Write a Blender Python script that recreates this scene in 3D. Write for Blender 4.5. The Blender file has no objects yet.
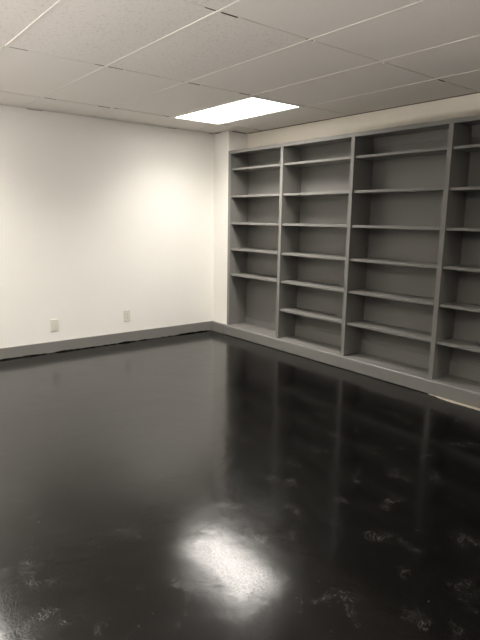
import bpy, bmesh, math, random
from mathutils import Vector, Matrix

random.seed(7)
S = bpy.context.scene
COL = S.collection

# ---------------------------------------------------------------- measures (metres)
H = 2.2837            # underside of the dropped ceiling
HB = 0.1138           # baseboard / plinth height
PF = 0.036            # plinth stands proud of the bookcase face
X0, X4 = 0.2769, 3.8660   # bookcase left / right outer edge
HT = 2.0731           # bookcase top
D = 0.2687            # depth of the recess
DIV = [1.1469, 2.0394, 2.9460]
GX, GY = 0.5368, -0.2890  # ceiling grid origin
TX, TY = 1.22, 0.61
XR, YF = 6.9, -5.3      # far walls behind / beside the camera


# ---------------------------------------------------------------- mesh helpers
def box(bm, x0, x1, y0, y1, z0, z1):
    v = [bm.verts.new(p) for p in ((x0, y0, z0), (x1, y0, z0), (x1, y1, z0), (x0, y1, z0),
                                   (x0, y0, z1), (x1, y0, z1), (x1, y1, z1), (x0, y1, z1))]
    for f in ((0, 3, 2, 1), (4, 5, 6, 7), (0, 1, 5, 4), (1, 2, 6, 5), (2, 3, 7, 6), (3, 0, 4, 7)):
        bm.faces.new([v[i] for i in f])
    return v


def bev(bm, w, seg=2):
    bmesh.ops.bevel(bm, geom=bm.edges[:], offset=w, segments=seg, affect='EDGES', profile=0.5,
                    clamp_overlap=True)


def bbox(x0, x1, y0, y1, z0, z1, w=0.0, seg=2):
    bm = bmesh.new()
    box(bm, x0, x1, y0, y1, z0, z1)
    if w:
        bev(bm, w, seg)
    return bm


def obj(name, bm, mat, parent=None, loc=None, smooth=False):
    me = bpy.data.meshes.new(name)
    bmesh.ops.recalc_face_normals(bm, faces=bm.faces[:])
    bm.to_mesh(me)
    bm.free()
    if mat:
        me.materials.append(mat)
    if smooth:
        for p in me.polygons:
            p.use_smooth = True
    o = bpy.data.objects.new(name, me)
    COL.objects.link(o)
    if parent:
        o.parent = parent
    if loc:
        o.location = loc
    return o


def thing(name, label, cat, loc=(0, 0, 0), group=None):
    o = bpy.data.objects.new(name, None)
    o.empty_display_size = 0.1
    COL.objects.link(o)
    o.location = loc
    o['label'] = label
    o['category'] = cat
    if group:
        o['group'] = group
    return o


def struct(name, bm, mat, label=None):
    o = obj(name, bm, mat)
    o['kind'] = 'structure'
    if label:
        o['label'] = label
    return o


# ---------------------------------------------------------------- materials
def new_mat(name):
    m = bpy.data.materials.new(name)
    m.use_nodes = True
    nt = m.node_tree
    b = nt.nodes['Principled BSDF']
    return m, nt, b


def N(nt, t, **kw):
    n = nt.nodes.new(t)
    for k, v in kw.items():
        if k in n.inputs:
            n.inputs[k].default_value = v
        else:
            setattr(n, k, v)
    return n


def coords(nt):
    return nt.nodes.new('ShaderNodeTexCoord').outputs['Object']


def ramp(nt, src, stops):
    r = nt.nodes.new('ShaderNodeValToRGB')
    nt.links.new(src, r.inputs[0])
    e = r.color_ramp.elements
    while len(e) < len(stops):
        e.new(0.5)
    for i, (p, c) in enumerate(stops):
        e[i].position = p
        e[i].color = (c, c, c, 1) if not isinstance(c, tuple) else (*c, 1)
    return r.outputs[0]


def noise(nt, co, scale, detail=3, rough=0.5, dist=0.0):
    n = N(nt, 'ShaderNodeTexNoise', Scale=scale, Detail=detail, Roughness=rough, Distortion=dist)
    nt.links.new(co, n.inputs['Vector'])
    return n.outputs['Fac']


def bump(nt, b, h, strength, dist=0.01, prev=None):
    n = N(nt, 'ShaderNodeBump', Strength=strength, Distance=dist)
    nt.links.new(h, n.inputs['Height'])
    if prev:
        nt.links.new(prev, n.inputs['Normal'])
    nt.links.new(n.outputs[0], b.inputs['Normal'])
    return n.outputs[0]


def math_(nt, op, a, b_=None, clamp=False):
    n = nt.nodes.new('ShaderNodeMath')
    n.operation = op
    n.use_clamp = clamp
    for i, v in enumerate((a, b_)):
        if v is None:
            continue
        if isinstance(v, (int, float)):
            n.inputs[i].default_value = v
        else:
            nt.links.new(v, n.inputs[i])
    return n.outputs[0]


def mixc(nt, fac, a, b_):
    n = nt.nodes.new('ShaderNodeMix')
    n.data_type = 'RGBA'
    nt.links.new(fac, n.inputs[0])
    for i, v in ((6, a), (7, b_)):
        if isinstance(v, tuple):
            n.inputs[i].default_value = (*v, 1)
        else:
            nt.links.new(v, n.inputs[i])
    return n.outputs[2]


def paint(name, col, rough, bscale=90, bstr=0.05, var=0.06):
    m, nt, b = new_mat(name)
    co = coords(nt)
    f = noise(nt, co, 3.0, 4)
    c2 = tuple(c * (1 - var) for c in col)
    nt.links.new(mixc(nt, f, col, c2), b.inputs['Base Color'])
    b.inputs['Roughness'].default_value = rough
    bump(nt, b, noise(nt, co, bscale, 3), bstr, 0.004)
    return m


WALL = paint("warm_white_wall_paint", (0.88, 0.86, 0.81), 0.55, 60, 0.06, 0.03)
WALL_WARM = paint('warm_lit_wall_paint', (0.90, 0.845, 0.73), 0.55, 60, 0.06, 0.03)  # same wall paint, made warmer and lighter in place of missing light
GRAY = paint('gray_shelf_paint', (0.214, 0.208, 0.194), 0.38, 45, 0.07, 0.10)
TEE = paint("white_grid_metal", (0.70, 0.67, 0.61), 0.6, 20, 0.02, 0.03)
PLASTIC = paint('white_outlet_plastic', (0.74, 0.71, 0.63), 0.35, 20, 0.01, 0.02)
SLOT = paint('dark_socket_slot', (0.06, 0.055, 0.05), 0.6, 20, 0.01, 0.02)
FRAMEM = paint('white_enamel_light_frame', (0.78, 0.76, 0.70), 0.35, 20, 0.01, 0.02)
CREAM = paint('bare_cream_strip', (0.50, 0.45, 0.36), 0.8, 120, 0.4, 0.35)
STEEL = paint('screw_paint', (0.55, 0.53, 0.48), 0.35, 20, 0.01, 0.02)

# acoustic tiles: a fissured kind and a plain kind, and their raw cut edges
def tile_mat(name, pit):
    m, nt, b = new_mat(name)
    co = coords(nt)
    big = noise(nt, co, 1.3, 3)
    pits = noise(nt, co, 55, 3, 0.6, 0.6)
    pm = ramp(nt, pits, [(0.36, 1.0), (0.44, 0.0)])
    c = mixc(nt, big, (0.75, 0.715, 0.66), (0.70, 0.665, 0.615))
    c = mixc(nt, math_(nt, 'MULTIPLY', pm, pit), c, (0.45, 0.42, 0.36))
    nt.links.new(c, b.inputs['Base Color'])
    b.inputs['Roughness'].default_value = 0.8
    bump(nt, b, pits, 0.05 + 0.35 * pit, 0.005)
    return m


TILE = tile_mat('fissured_ceiling_tile', 0.42)
PLAIN = tile_mat('plain_ceiling_tile', 0.08)
RAW_SHADE = paint('raw_edge_gap_shade', (0.16, 0.14, 0.115), 0.9, 80, 0.2, 0.2)  # tile edges, and the shade colour of the joint strips

# light diffuser
LENS, nt, b = new_mat('lit_troffer_lens')
b.inputs['Base Color'].default_value = (0.85, 0.85, 0.82, 1)
b.inputs['Emission Color'].default_value = (1.0, 0.95, 0.885, 1)
b.inputs['Emission Strength'].default_value = 5.0

# glossy black floor paint
FLOOR, nt, b = new_mat('glossy_black_floor_paint')
co = coords(nt)
sep = nt.nodes.new('ShaderNodeSeparateXYZ')
nt.links.new(co, sep.inputs[0])
# scuffs : broken, ring-like smudges of dust, thicker towards the bookcase side
patch = noise(nt, co, 7.0, 2, 0.5, 0.3)
patchm = ramp(nt, patch, [(0.57, 0.0), (0.70, 1.0)])
sw = noise(nt, co, 36, 5, 0.7, 1.2)
swm = ramp(nt, sw, [(0.45, 0.0), (0.52, 1.0), (0.57, 0.0)])
fine = noise(nt, co, 170, 3, 0.7)
finem = ramp(nt, fine, [(0.40, 0.0), (0.62, 1.0)])
side = math_(nt, 'ADD', math_(nt, 'MULTIPLY', sep.outputs[0], 0.45), -0.75, True)     # more wear right of the room
scuff = math_(nt, 'MULTIPLY', math_(nt, 'MULTIPLY', math_(nt, 'MULTIPLY', patchm, swm), finem), side)
speck = ramp(nt, noise(nt, co, 60, 2, 0.5), [(0.73, 0.0), (0.80, 1.0)])
dust = math_(nt, 'ADD', math_(nt, 'MULTIPLY', scuff, 0.42), math_(nt, 'MULTIPLY', speck, 0.5), True)
nt.links.new(mixc(nt, dust, (0.003, 0.0028, 0.0025), (0.15, 0.14, 0.125)), b.inputs['Base Color'])
rv = noise(nt, co, 5.0, 4, 0.6, 0.8)
rr = nt.nodes.new('ShaderNodeMapRange')
nt.links.new(rv, rr.inputs[0])
rr.inputs[1].default_value, rr.inputs[2].default_value = 0.3, 0.7
rr.inputs[3].default_value, rr.inputs[4].default_value = 0.075, 0.13
grain = ramp(nt, noise(nt, co, 150, 3, 0.75), [(0.44, 0.0), (0.60, 1.0)])   # orange-peel roller grain
rough = math_(nt, 'ADD', rr.outputs[0], math_(nt, 'MULTIPLY', scuff, 0.3))
rough = math_(nt, 'ADD', rough, math_(nt, 'MULTIPLY', grain, 0.13))
nt.links.new(rough, b.inputs['Roughness'])
b.inputs['IOR'].default_value = 1.49
p = bump(nt, b, noise(nt, co, 3.0, 1, 0.4, 0.3), 0.10, 0.02)
p = bump(nt, b, noise(nt, co, 11.0, 2, 0.5, 0.3), 0.07, 0.008, p)
bump(nt, b, noise(nt, co, 150, 1, 0.5), 0.025, 0.002, p)

# ---------------------------------------------------------------- the room shell
T = 0.12
struct('floor', bbox(-T, XR + T, YF - T, D + T, -0.1, 0.0), FLOOR)
HW = H + 0.22
struct('wall_left', bbox(-T, 0, YF - T, D + T, 0, HW), WALL)
struct('wall_back', bbox(0, XR, D, D + T, 0, HW), WALL_WARM)
struct('wall_right', bbox(XR, XR + T, YF - T, D + T, 0, HW), GRAY)  # unseen wall, coloured dark to cut fill light on the bookcase sides
OPX0, OPX1 = 1.2, XR - 0.3                 # wide unseen opening, added to let fill light onto the ceiling
struct('wall_front', bbox(0, OPX0, YF - T, YF, 0, HW), WALL)
struct('wall_pier', bbox(OPX1, XR, YF - T, YF, 0, HW), WALL)
struct('wall_header', bbox(OPX0, OPX1, YF - T, YF, H - 0.12, HW), WALL)
struct('wall_corner', bbox(0, X0 - 0.0005, 0, D, 0, HW, 0.004), WALL,
       'short white wall return between the left wall and the bookcase')
struct('wall_side', bbox(X4 + 0.0005, XR, 0, D, 0, HW, 0.004), WALL)


# baseboards, slightly uneven along the bottom where the floor paint was cut in
struct('baseboard_left', bbox(0, 0.013, YF, -PF, 0, HB, 0.003), GRAY)
struct('baseboard_corner', bbox(0, X0 - 0.0005, -PF, 0, 0, HB, 0.004), GRAY)
struct('baseboard_side', bbox(X4 + 0.0005, XR, -PF, 0, 0, HB, 0.004), GRAY)
struct('baseboard_right', bbox(XR - 0.013, XR, YF, -PF, 0, HB, 0.003), GRAY)
struct('baseboard_front', bbox(0.013, OPX0, YF, YF + 0.013, 0, HB, 0.003), GRAY)

# ragged cream strip where the black floor paint stops short of the plinth
bm = bmesh.new()
rs = random.Random(3)
prev = None
x = 2.965
wv = 0.0
while x < X4 + 0.5:
    wv = min(0.034, max(0.004, wv + rs.uniform(-0.009, 0.010)))
    if x < 2.99:
        wv = min(wv, 0.012)
    yb = -PF + 0.001
    cur = [bm.verts.new((x, yb, 0.0)), bm.verts.new((x, yb, 0.004)),
           bm.verts.new((x, yb - wv, 0.0030)), bm.verts.new((x, yb - wv - 0.002, 0.0))]
    if prev:
        for i in range(3):
            bm.faces.new((prev[i], cur[i], cur[i + 1], prev[i + 1]))
    prev = cur
    x += rs.uniform(0.008, 0.026)
struct('trim_1', bm, CREAM, 'ragged cream strip along the floor under the right bays of the bookcase')

# ragged lap of black floor paint on the foot of the left baseboard
bm = bmesh.new()
rs = random.Random(5)
prev = None
y, hv = YF + 0.02, 0.012
while y < -PF - 0.002:
    hv = min(0.014, max(0.003, hv + rs.uniform(-0.005, 0.005)))
    cur = [bm.verts.new((0.0130, y, 0.0)), bm.verts.new((0.0130, y, hv)), bm.verts.new((0.0142, y, hv - 0.001)),
           bm.verts.new((0.0150, y, 0.0))]
    if prev:
        for i in range(3):
            bm.faces.new((prev[i], cur[i], cur[i + 1], prev[i + 1]))
    prev = cur
    y += rs.uniform(0.010, 0.035)
struct('trim_2', bm, FLOOR, 'ragged black paint lapped onto the foot of the left baseboard')

# dark strips painted in as the shadow gap where the ceiling meets the walls
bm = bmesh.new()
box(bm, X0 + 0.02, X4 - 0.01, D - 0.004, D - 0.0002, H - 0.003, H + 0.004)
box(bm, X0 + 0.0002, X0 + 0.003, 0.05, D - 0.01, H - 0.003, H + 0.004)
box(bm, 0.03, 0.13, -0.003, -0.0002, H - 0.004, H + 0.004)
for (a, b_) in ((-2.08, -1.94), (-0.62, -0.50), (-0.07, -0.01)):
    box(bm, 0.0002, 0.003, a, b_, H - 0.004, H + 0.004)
struct('joint_shade', bm, RAW_SHADE, 'thin dark strip standing in for shade between the walls and the ceiling')

# ---------------------------------------------------------------- dropped ceiling
LIGHTS = [(0, 0), (0, 4), (2, 4), (4, 0)]        # (column, row) troffer cells; last two unseen, added for more light
xs = [0.0] + [GX + TX * i for i in range(0, 6) if GX + TX * i < XR - 0.1] + [XR]
ys = [D] + [GY - TY * j for j in range(0, 11) if GY - TY * j > YF + 0.1] + [YF]
cell_light = {(c + 1, r + 1) for c, r in LIGHTS}
bm = bmesh.new()
GAP = 0.004
for i in range(len(xs) - 1):
    for j in range(len(ys) - 1):
        if (i, j) in cell_light:
            continue
        x0, x1 = xs[i] + 0.007, xs[i + 1] - 0.007
        y1, y0 = ys[j] - GAP, ys[j + 1] + GAP
        if j == 0:
            y1 = ys[j] - 0.006
            if i == 0:                       # cut around the pilaster
                cells = [(x0, x1, y0, -0.004), (X0 + 0.004, x1, -0.004, y1)]
            elif xs[i] >= X4:
                cells = [(x0, x1, y0, -0.004)]
            elif xs[i + 1] > X4:
                cells = [(x0, x1, y0, -0.004), (x0, X4 - 0.004, -0.004, y1)]
            else:
                cells = [(x0, x1, y0, y1)]
        else:
            cells = [(x0, x1, y0, y1)]
        kind = 0 if (i == 2 and j >= 3) or (i >= 3 and j >= 4) else 1
        sag = random.uniform(0.0005, 0.004)
        tx, ty = random.uniform(-.0013, .0013), random.uniform(-.0014, .0014)
        for (a, b_, c_, d_) in cells:
            n = 6
            cx, cy = (a + b_) / 2, (c_ + d_) / 2
            grid = []
            for u in range(n + 1):
                row = []
                for v in range(n + 1):
                    fu, fv = u / n, v / n
                    px, py = a + (b_ - a) * fu, c_ + (d_ - c_) * fv
                    bulge = 16 * fu * (1 - fu) * fv * (1 - fv)
                    z = H + 0.0052 - sag * bulge + tx * (fu - .5) * 2 + ty * (fv - .5) * 2
                    row.append(bm.verts.new((px, py, z)))
                grid.append(row)
            top = [[None] * (n + 1) for _ in range(n + 1)]
            for u in range(n):
                for v in range(n):
                    bm.faces.new((grid[u][v], grid[u][v + 1], grid[u + 1][v + 1], grid[u + 1][v])).material_index = kind
            # tile edges and back so the slab has its thickness
            tv = [bm.verts.new((p.co.x, p.co.y, H + 0.024)) for p in
                  (grid[0][0], grid[n][0], grid[n][n], grid[0][n])]
            bm.faces.new(tv)
            rim = [[grid[k][0] for k in range(n + 1)], [grid[n][k] for k in range(n + 1)],
                   [grid[n - k][n] for k in range(n + 1)], [grid[0][n - k] for k in range(n + 1)]]
            for s in range(4):
                bm.faces.new([*rim[s], tv[(s + 1) % 4], tv[s]]).material_index = 2
ceiling = struct('ceiling', bm, TILE)
ceiling.data.materials.append(PLAIN)
ceiling.data.materials.append(RAW_SHADE)

bm = bmesh.new()
w = 0.0105
def tee(x0, x1, y0, y1):
    if x1 - x0 < 0.01 or y1 - y0 < 0.01:
        return
    box(bm, x0, x1, y0, y1, H + 0.0022, H + 0.0085)
for j in range(1, len(ys) - 1):                 # runs along x
    tee(0.002, XR - 0.002, ys[j] - w, ys[j] + w)
rt = random.Random(11)
for i in range(1, len(xs) - 1):                 # cross tees, ends not quite meeting the runs
    for j in range(len(ys) - 1):
        a, b_ = ys[j + 1] + w, ys[j] - w
        if j == 0 and xs[i] > X4:
            b_ = -0.004
        near = (i, j) in cell_light or (i - 1, j) in cell_light
        ca = 0.0 if near else rt.choice((0.02, 0.06, 0.11))
        cb = 0.0 if near else rt.choice((0.02, 0.07, 0.12))
        tee(xs[i] - w, xs[i] + w, a + ca, b_ - cb)
# wall angles
box(bm, 0.001, 0.018, YF + 0.02, -0.02, H - 0.0005, H + 0.0030)
grid_o = obj('ceiling_grid', bm, TEE, ceiling)


# ---------------------------------------------------------------- ceiling troffers
def make_light(label):
    """origin at the underside centre of the cell"""
    t = thing('ceiling_light', label, 'ceiling light', (0, 0, H), 'fluorescent ceiling troffers')
    hx, hy = TX / 2 - 0.012, TY / 2 - 0.012
    fw = 0.016
    fy = 0.05                                     # the wider reflector lip on the bookcase side
    bm = bmesh.new()
    for (a, b_, c_, d_) in ((-hx, hx, -hy, -hy + fw), (-hx, hx, hy - fy, hy),
                            (-hx, -hx + fw, -hy + fw, hy - fy), (hx - fw, hx, -hy + fw, hy - fy)):
        box(bm, a, b_, c_, d_, -0.003, 0.045)
    box(bm, -hx, hx, -hy, hy, 0.045, 0.085)      # housing above the lens
    obj('light_frame', bm, FRAMEM, t)
    obj('diffuser', bbox(-hx + fw, hx - fw, -hy + fw, hy - fy, 0.004, 0.010), LENS, t)
    ld = bpy.data.lights.new('troffer_tubes', 'AREA')
    ld.shape = 'RECTANGLE'
    ld.size, ld.size_y = 2 * (hx - fw), 2 * hy - fw - fy
    ld.energy = 16.5
    ld.color = (1.0, 0.95, 0.885)
    ld.spread = math.radians(130)
    lo = bpy.data.objects.new('tube_light', ld)
    COL.objects.link(lo)
    lo.parent = t
    lo.location = (0, (fw - fy) / 2, 0.003)
    return t


LAB = ['lit rectangular ceiling light above the left end of the gray bookcase',
       'lit rectangular ceiling light near the left wall, farther from the bookcase',
       'added unseen ceiling light out in the room, facing the middle bays of the bookcase',
       'added unseen ceiling light beyond the right end of the bookcase']
first = make_light(LAB[0])
for k, (ci, ri) in enumerate(LIGHTS):
    if k == 0:
        o = first
    else:
        o = first.copy()
        COL.objects.link(o)
        for ch in list(first.children):
            c2 = ch.copy()
            COL.objects.link(c2)
            c2.parent = o
    o['label'] = LAB[k]
    o.location = (GX + TX * (ci + .5), GY - TY * (ri + .5), H)

# ---------------------------------------------------------------- the built-in bookcase
BK = thing('bookcase', 'built-in dark gray painted bookcase with four bays of empty shelves', 'bookcase',
           ((X0 + X4) / 2, 0, 0))
OX = (X0 + X4) / 2


def part(name, x0, x1, y0, y1, z0, z1, w=0.0015, seg=2):
    return obj(name, bbox(x0 - OX, x1 - OX, y0, y1, z0, z1, w, seg), GRAY, BK)


YB = D - 0.001
BP = 0.008                                        # back panel thickness
dw = 0.0195                                       # half divider width
part('plinth', X0, X4, -PF, 0.01, 0, HB - 0.001, 0.009, 3)
edges = [X0 + 0.043] + [v for d in DIV for v in (d - dw, d + dw)] + [X4 - 0.042]
bays = [(edges[0], edges[1]), (edges[2], edges[3]), (edges[4], edges[5]), (edges[6], edges[7])]
# upright sides and dividers: front face strip plus board behind
part('side_panel', X0, edges[0], 0, YB, HB, HT - 0.03)
for d in DIV:
    part('divider', d - dw, d + dw, 0, YB, HB, HT - 0.03)
part('side_panel', edges[7], X4, 0, YB, HB, HT - 0.03)
part('top_rail', X0, X4, -0.002, 0.018, HT - 0.034, HT, 0.002)
part('top_panel', X0, X4, 0.018, YB, HT - 0.022, HT - 0.002)

Z_ALL = [1.872, 1.580, 1.287, 0.994, 0.703, 0.412]
for bi, (a, b_) in enumerate(bays):
    part('back_panel', a, b_, YB - BP, YB, HB, HT - 0.022, 0.0)
    part('bottom_deck', a, b_, 0.010, YB - BP, HB - 0.018, HB - 0.001, 0.0005)
    part('back_rail', a, b_, YB - BP - 0.010, YB - BP, HT - 0.105, HT - 0.022, 0.001)
    hr = 0.075 if bi == 0 else 0.115
    part('back_rail', a, b_, YB - BP - 0.016, YB - BP, HB, HB + hr, 0.001)
    zs = Z_ALL[:5] if bi == 0 else Z_ALL
    for zi, z in enumerate(zs):
        jz = random.uniform(-0.0025, 0.0025)
        part('shelf', a + 0.0008, b_ - 0.0008, 0.016, YB - BP - 0.001, z - 0.0115 + jz, z + 0.0105 + jz, 0.002)


# ---------------------------------------------------------------- outlets on the left wall
def plate(t):
    obj('cover_plate', bbox(0, 0.0065, -0.037, 0.037, -0.06, 0.06, 0.003, 3), PLASTIC, t)


o1 = thing('wall_outlet', 'white wall plate with one flat rectangular insert, left of the pair above the baseboard',
           'outlet', (0.0, -1.930, 0.276), 'wall plates above the left baseboard')
plate(o1)
obj('outlet_insert', bbox(0.005, 0.0095, -0.0175, 0.0175, -0.034, 0.034, 0.0015), PLASTIC, o1)
for z in (-0.048, 0.048):
    bm = bmesh.new()
    bmesh.ops.create_cone(bm, cap_ends=True, segments=12, radius1=0.003, radius2=0.0025, depth=0.002,
                          matrix=Matrix.Translation((0.0072, 0, z)) @ Matrix.Rotation(math.pi / 2, 4, 'Y'))
    obj('screw', bm, STEEL, o1)

o2 = thing('wall_outlet', 'white duplex power outlet with two sockets, right of the pair, nearer the bookcase',
           'outlet', (0.0, -1.142, 0.290), 'wall plates above the left baseboard')
plate(o2)
for z in (-0.0195, 0.0195):
    bm = bmesh.new()
    n = 28
    ring0, ring1 = [], []
    for k in range(n):
        a = 2 * math.pi * k / n
        y = max(-0.0165, min(0.0165, 0.0175 * 1.12 * math.cos(a)))
        zz = max(-0.0140, min(0.0140, 0.0175 * math.sin(a)))
        ring0.append(bm.verts.new((0.004, y, z + zz)))
        ring1.append(bm.verts.new((0.0088, y * .97, z + zz * .97)))
    for k in range(n):
        bm.faces.new((ring0[k], ring0[(k + 1) % n], ring1[(k + 1) % n], ring1[k]))
    bm.faces.new(ring1)
    r = obj('socket', bm, PLASTIC, o2)
    bm = bmesh.new()
    box(bm, 0.0082, 0.0091, -0.0075, -0.0050, z - 0.002, z + 0.007)
    box(bm, 0.0082, 0.0091, 0.0050, 0.0072, z - 0.001, z + 0.006)
    box(bm, 0.0082, 0.0091, -0.0022, 0.0022, z - 0.010, z - 0.0055)
    obj('socket_slots', bm, SLOT, r)
bm = bmesh.new()
bmesh.ops.create_cone(bm, cap_ends=True, segments=12, radius1=0.003, radius2=0.0025, depth=0.002,
                      matrix=Matrix.Translation((0.0072, 0, 0)) @ Matrix.Rotation(math.pi / 2, 4, 'Y'))
obj('screw', bm, STEEL, o2)

# ---------------------------------------------------------------- world, camera, view
W = bpy.data.worlds.new('World')
S.world = W
W.use_nodes = True
nt = W.node_tree                                  # made-up glow from below to light the ceiling, near-black above
bg = nt.nodes['Background']
sx = nt.nodes.new('ShaderNodeSeparateXYZ')
nt.links.new(nt.nodes.new('ShaderNodeTexCoord').outputs['Generated'], sx.inputs[0])
wr = nt.nodes.new('ShaderNodeValToRGB')
mp = math_(nt, 'ADD', math_(nt, 'MULTIPLY', sx.outputs[2], 0.5), 0.5)
nt.links.new(mp, wr.inputs[0])
e = wr.color_ramp.elements
e[0].position, e[0].color = 0.32, (1.0, 0.94, 0.90, 1)
e[1].position, e[1].color = 0.39, (0.015, 0.015, 0.015, 1)
nt.links.new(wr.outputs[0], bg.inputs[0])
bg.inputs[1].default_value = 6.2

yaw, pit, rol = math.radians(-51.3376), math.radians(-10.7705), math.radians(0.8735)
fw = Vector((math.sin(yaw) * math.cos(pit), math.cos(yaw) * math.cos(pit), math.sin(pit)))
r = Vector((math.cos(yaw), -math.sin(yaw), 0))
u = r.cross(fw)
r2 = math.cos(rol) * r + math.sin(rol) * u
u2 = -math.sin(rol) * r + math.cos(rol) * u
cd = bpy.data.cameras.new('camera')
cam = bpy.data.objects.new('camera', cd)
COL.objects.link(cam)
M = Matrix((r2, u2, -fw)).transposed().to_4x4()
M.translation = Vector((5.1783, -3.7223, 1.339))
cam.matrix_world = M
cd.sensor_fit = 'VERTICAL'
cd.sensor_height = 24
cd.sensor_width = 18
cd.lens = 533.1067 / 640 * 24
cd.clip_start = 0.02
S.camera = cam

vs = S.view_settings
vs.view_transform = 'Standard'
vs.look = 'None'
vs.gamma = 1
vs.use_curve_mapping = False
vs.exposure = 0.76
